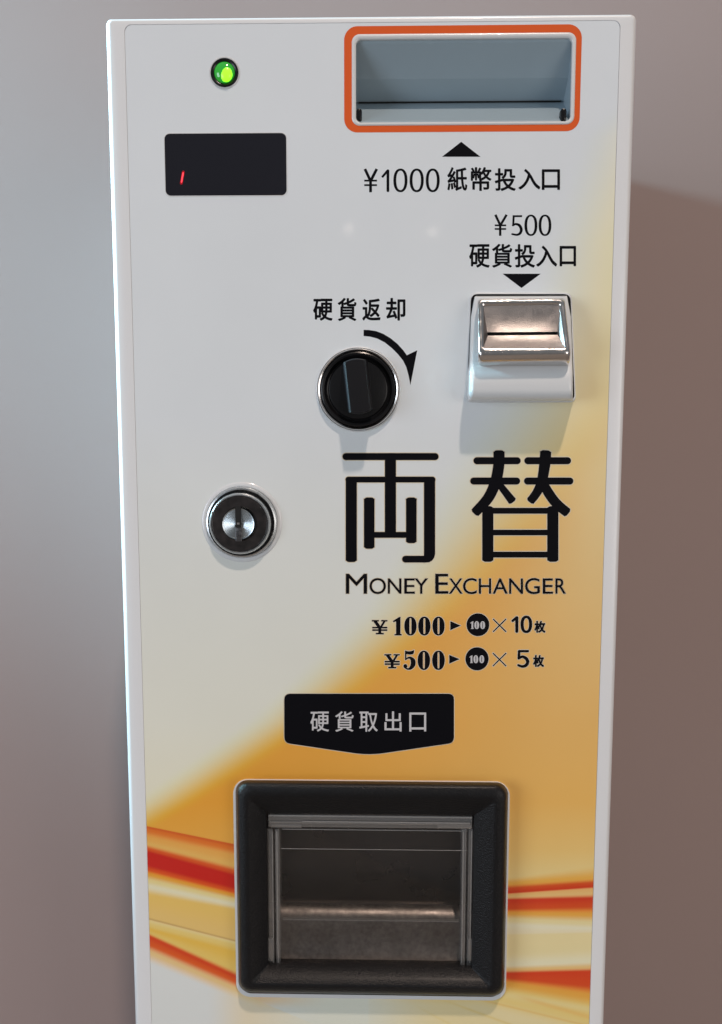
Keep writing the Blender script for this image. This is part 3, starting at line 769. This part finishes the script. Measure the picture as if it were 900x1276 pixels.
f.append(tuple(range(n))); f.append(tuple((len(secs) - 1) * n + j for j in reversed(range(n))))
b.add(v, f); b.build('housing', WHITE, ci, angle=50)
# dished metal mouth
def ql(TL, TR, BR, BL, r): return quad_loop(at(*TL), at(*TR), at(*BR), at(*BL), r, 6)
lo_back = ql((597, 371.5, 3.0), (704, 371, 3.0), (709, 457, 8.0), (597.5, 457, 8.0), 1.6)
lo_side = ql((595.6, 372.6, 7.0), (703.5, 372, 7.0), (711, 452, 14.6), (596, 454, 14.6), 1.8)
lo_out = ql((595.4, 373.2, 8.4), (703.6, 372.4, 8.4), (711.6, 444, 17.0), (596, 446, 17.0), 2.2)
lo_rim = ql((597, 375, 9.0), (702, 374.2, 9.0), (710, 441, 17.6), (597.8, 443, 17.6), 2.2)
lo_rim2 = ql((600.5, 378.8, 9.1), (699, 377.4, 9.1), (707.3, 436.5, 17.5), (600, 437, 17.5), 1.6)
lo_in = ql((603, 381.5, 8.4), (697, 379.8, 8.4), (704.6, 434, 16.8), (602.5, 434, 16.8), 1.2)
b = MB(); b.loft([lo_back, lo_side, lo_out, lo_rim, lo_rim2, lo_in], False, False)
b.build('metal_rim', CHROME, ci, angle=60)
TLc, TRc, BRc, BLc = at(602.6, 381, 8.45), at(697.4, 379.4, 8.45), at(705, 434.4, 16.85), at(602.1, 434.4, 16.85)
va, vb, vc, vd = at(607, 414, 10.6), at(695, 413.4, 10.6), at(695, 417.2, 11.0), at(608, 418.2, 11.0)
def grid_quad(b, A_, B_, C_, D_, nx_, nz_, bulge=0.0):
    A_, B_, C_, D_ = map(Vector, (A_, B_, C_, D_)); base = []
    for j in range(nz_ + 1):
        for i in range(nx_ + 1):
            u, w_ = i / nx_, j / nz_
            q = (A_ * (1 - u) + B_ * u) * (1 - w_) + (D_ * (1 - u) + C_ * u) * w_
            q.z -= bulge * 4 * w_ * (1 - w_) * (1 - (2 * u - 1) ** 4)
            base.append(tuple(q))
    fs = [(j * (nx_ + 1) + i, (j + 1) * (nx_ + 1) + i, (j + 1) * (nx_ + 1) + i + 1, j * (nx_ + 1) + i + 1) for j in range(nz_) for i in range(nx_)]
    b.add(base, fs)
b = MB()
grid_quad(b, TLc, TRc, vb, va, 16, 8, .9)
grid_quad(b, vd, vc, BRc, BLc, 16, 6, .8)
grid_quad(b, TLc, va, vd, BLc, 4, 4); grid_quad(b, vb, TRc, BRc, vc, 4, 4)
b.build('dish', STEEL, ci, angle=30)
b = MB()
back = [(q[0], q[1], 8.2) for q in (va, vb, vc, vd)]
b.add([va, vb, vc, vd] + back, [(0, 4, 5, 1), (1, 5, 6, 2), (2, 6, 7, 3), (3, 7, 4, 0), (4, 7, 6, 5)])
b.build('coin_slot', DARK, ci, smooth=False)

# ---------------------------------------------------------------- coin tray
oc = at(462, 1108)
co = empty('coin_tray', Vector((oc[0] * MM, 0, (oc[1] + EYE) * MM)) - ROOT.location, ROOT)
H = 8.0
ob = pbox(292.8, 972.0, 633, 1243, 0)
b = MB(); b.loft([rrect(*ob, 6.6, 10, .01), rrect(ob[0] + .1, ob[1] + .1, ob[2] - .1, ob[3] - .1, 6.6, 10, 1.0), rrect(ob[0] + .8, ob[1] + .8, ob[2] - .8, ob[3] - .8, 6.2, 10, 1.2), rrect(ob[0] + 2, ob[1] + 2, ob[2] - 2, ob[3] - 2, 5.2, 10, 1.2)])
b.build('trim_edge', WHITE, co)
A0 = pbox(295, 974.5, 631.5, 1241, 2); A1 = pbox(297, 977, 629.5, 1239, 6.5); A2 = pbox(301, 982, 626, 1235, 8.2)
A15 = pbox(298.2, 978.6, 628.4, 1237.6, 7.4); A3 = pbox(309, 991, 617.5, 1229.5, 8.6); A4 = pbox(313.5, 995.5, 613.5, 1226.5, 8.2); OP = pbox(333, 1014.5, 589.6, 1204.6, 2.2)
b = MB(); b.loft([rrect(*A0, 5.6, 10, 1.0), rrect(*A1, 5.4, 10, 6.0), rrect(*A15, 5.2, 10, 7.1), rrect(*A2, 4.8, 10, 8.0), rrect(*A3, 3.0, 10, 8.6), rrect(*A4, 1.6, 10, 8.2), rrect(*OP, .25, 10, 2.2), rrect(*OP, .25, 10, -3.0)])
b.build('bezel', GRAIN, co, angle=38)
x0, z0, x1, z1 = OP
D_ = 30.0
def zt(py, h): return at(462, py, h)[1]
RD = 9.0                              # depth of the roll added to the scoop for its highlight
prof = [(z1 + .1, -2.8), (z1 - .2, -D_ * .5), (z1 - 7.5, -D_ * .55), (z1 - 8.5, -D_), (zt(1120, -D_), -D_)]
zr = zt(1137, -RD)
for k_ in range(1, 7):                # back wall turns forward
    a = math.radians(15 * k_); prof.append((zt(1120, -D_) - 4 * math.sin(a), -D_ + 4 * (1 - math.cos(a))))
nb = len(prof)
for k_ in range(9):                   # roll added so the scoop shows a lamp highlight
    a = math.radians(85 - 9.5 * k_); prof.append((zr - 5.0 + 6.5 * math.sin(a), -RD - 5.2 + 6.5 * math.cos(a)))
prof += [(zt(1162, -7.6), -7.6), (zt(1174, -7.2), -7.2), (zt(1184, -6.4), -6.4), (zt(1193, -5.0), -5.0), (zt(1200, -3.6), -3.6), (z0 - .1, -2.8)]
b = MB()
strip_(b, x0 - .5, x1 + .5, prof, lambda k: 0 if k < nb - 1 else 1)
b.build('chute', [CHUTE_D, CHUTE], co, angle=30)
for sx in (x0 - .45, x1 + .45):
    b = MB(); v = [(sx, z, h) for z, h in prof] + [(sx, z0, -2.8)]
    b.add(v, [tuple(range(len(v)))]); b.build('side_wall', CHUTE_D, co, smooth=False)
# clear flap with hinge bar, side ribs and latch tabs
fl = empty('flap', (0, 0, 0), co)
def fbx(name, m, px0, py0, px1, py1, h0, h1, bev=.25):
    q = pbox(px0, py0, px1, py1, h1); bb = MB(); bb.box(*q, h0, h1, bev=bev); return bb.build(name, m, fl)
fbx('pane', CLEAR, 345, 1032, 583, 1204, -2.6, -.8, .3)
fbx('hinge_bar', CLEARE, 334, 1016, 589, 1032, -4.5, 1.2, .5)
fbx('hinge_ridge', CLEARE, 337, 1024.5, 586, 1027.5, .9, 1.7, .2)
fbx('latch_tab', CLEARE, 338, 1027, 376, 1031.5, .6, 1.6, .15)
fbx('latch_tab', CLEARE, 545, 1028, 588, 1032.5, .6, 1.6, .15)
for a_, b2 in ((334, 341), (343.5, 349), (575, 580.5), (583, 589)):
    fbx('side_rib', CLEARE, a_, 1033, b2, 1203.5, -8, .2, .3)
fbx('finger_catch', CLEARE, 334, 1170, 341, 1198, .2, 1.4, .3)
fbx('finger_catch', CLEARE, 583, 1170, 589, 1198, .2, 1.4, .3)
fbx('cross_rib', CLEARE, 352, 1146.5, 572, 1148, -2.8, -1.2, .15)
# thin pale strips added as painted glints along the clear flap
GLINT = acrylic('acrylic_edge_glint', (.75, .74, .73), .10, 1.2, .30, .22)
scratched(GLINT, 200, .5)
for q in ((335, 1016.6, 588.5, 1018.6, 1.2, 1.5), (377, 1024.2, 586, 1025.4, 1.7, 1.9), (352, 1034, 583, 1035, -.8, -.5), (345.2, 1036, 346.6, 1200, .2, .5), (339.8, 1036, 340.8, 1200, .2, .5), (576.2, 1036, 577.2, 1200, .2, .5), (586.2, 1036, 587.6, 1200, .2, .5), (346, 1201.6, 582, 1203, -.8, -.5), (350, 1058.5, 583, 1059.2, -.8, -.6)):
    fbx('edge_glint', GLINT, *q, .08)
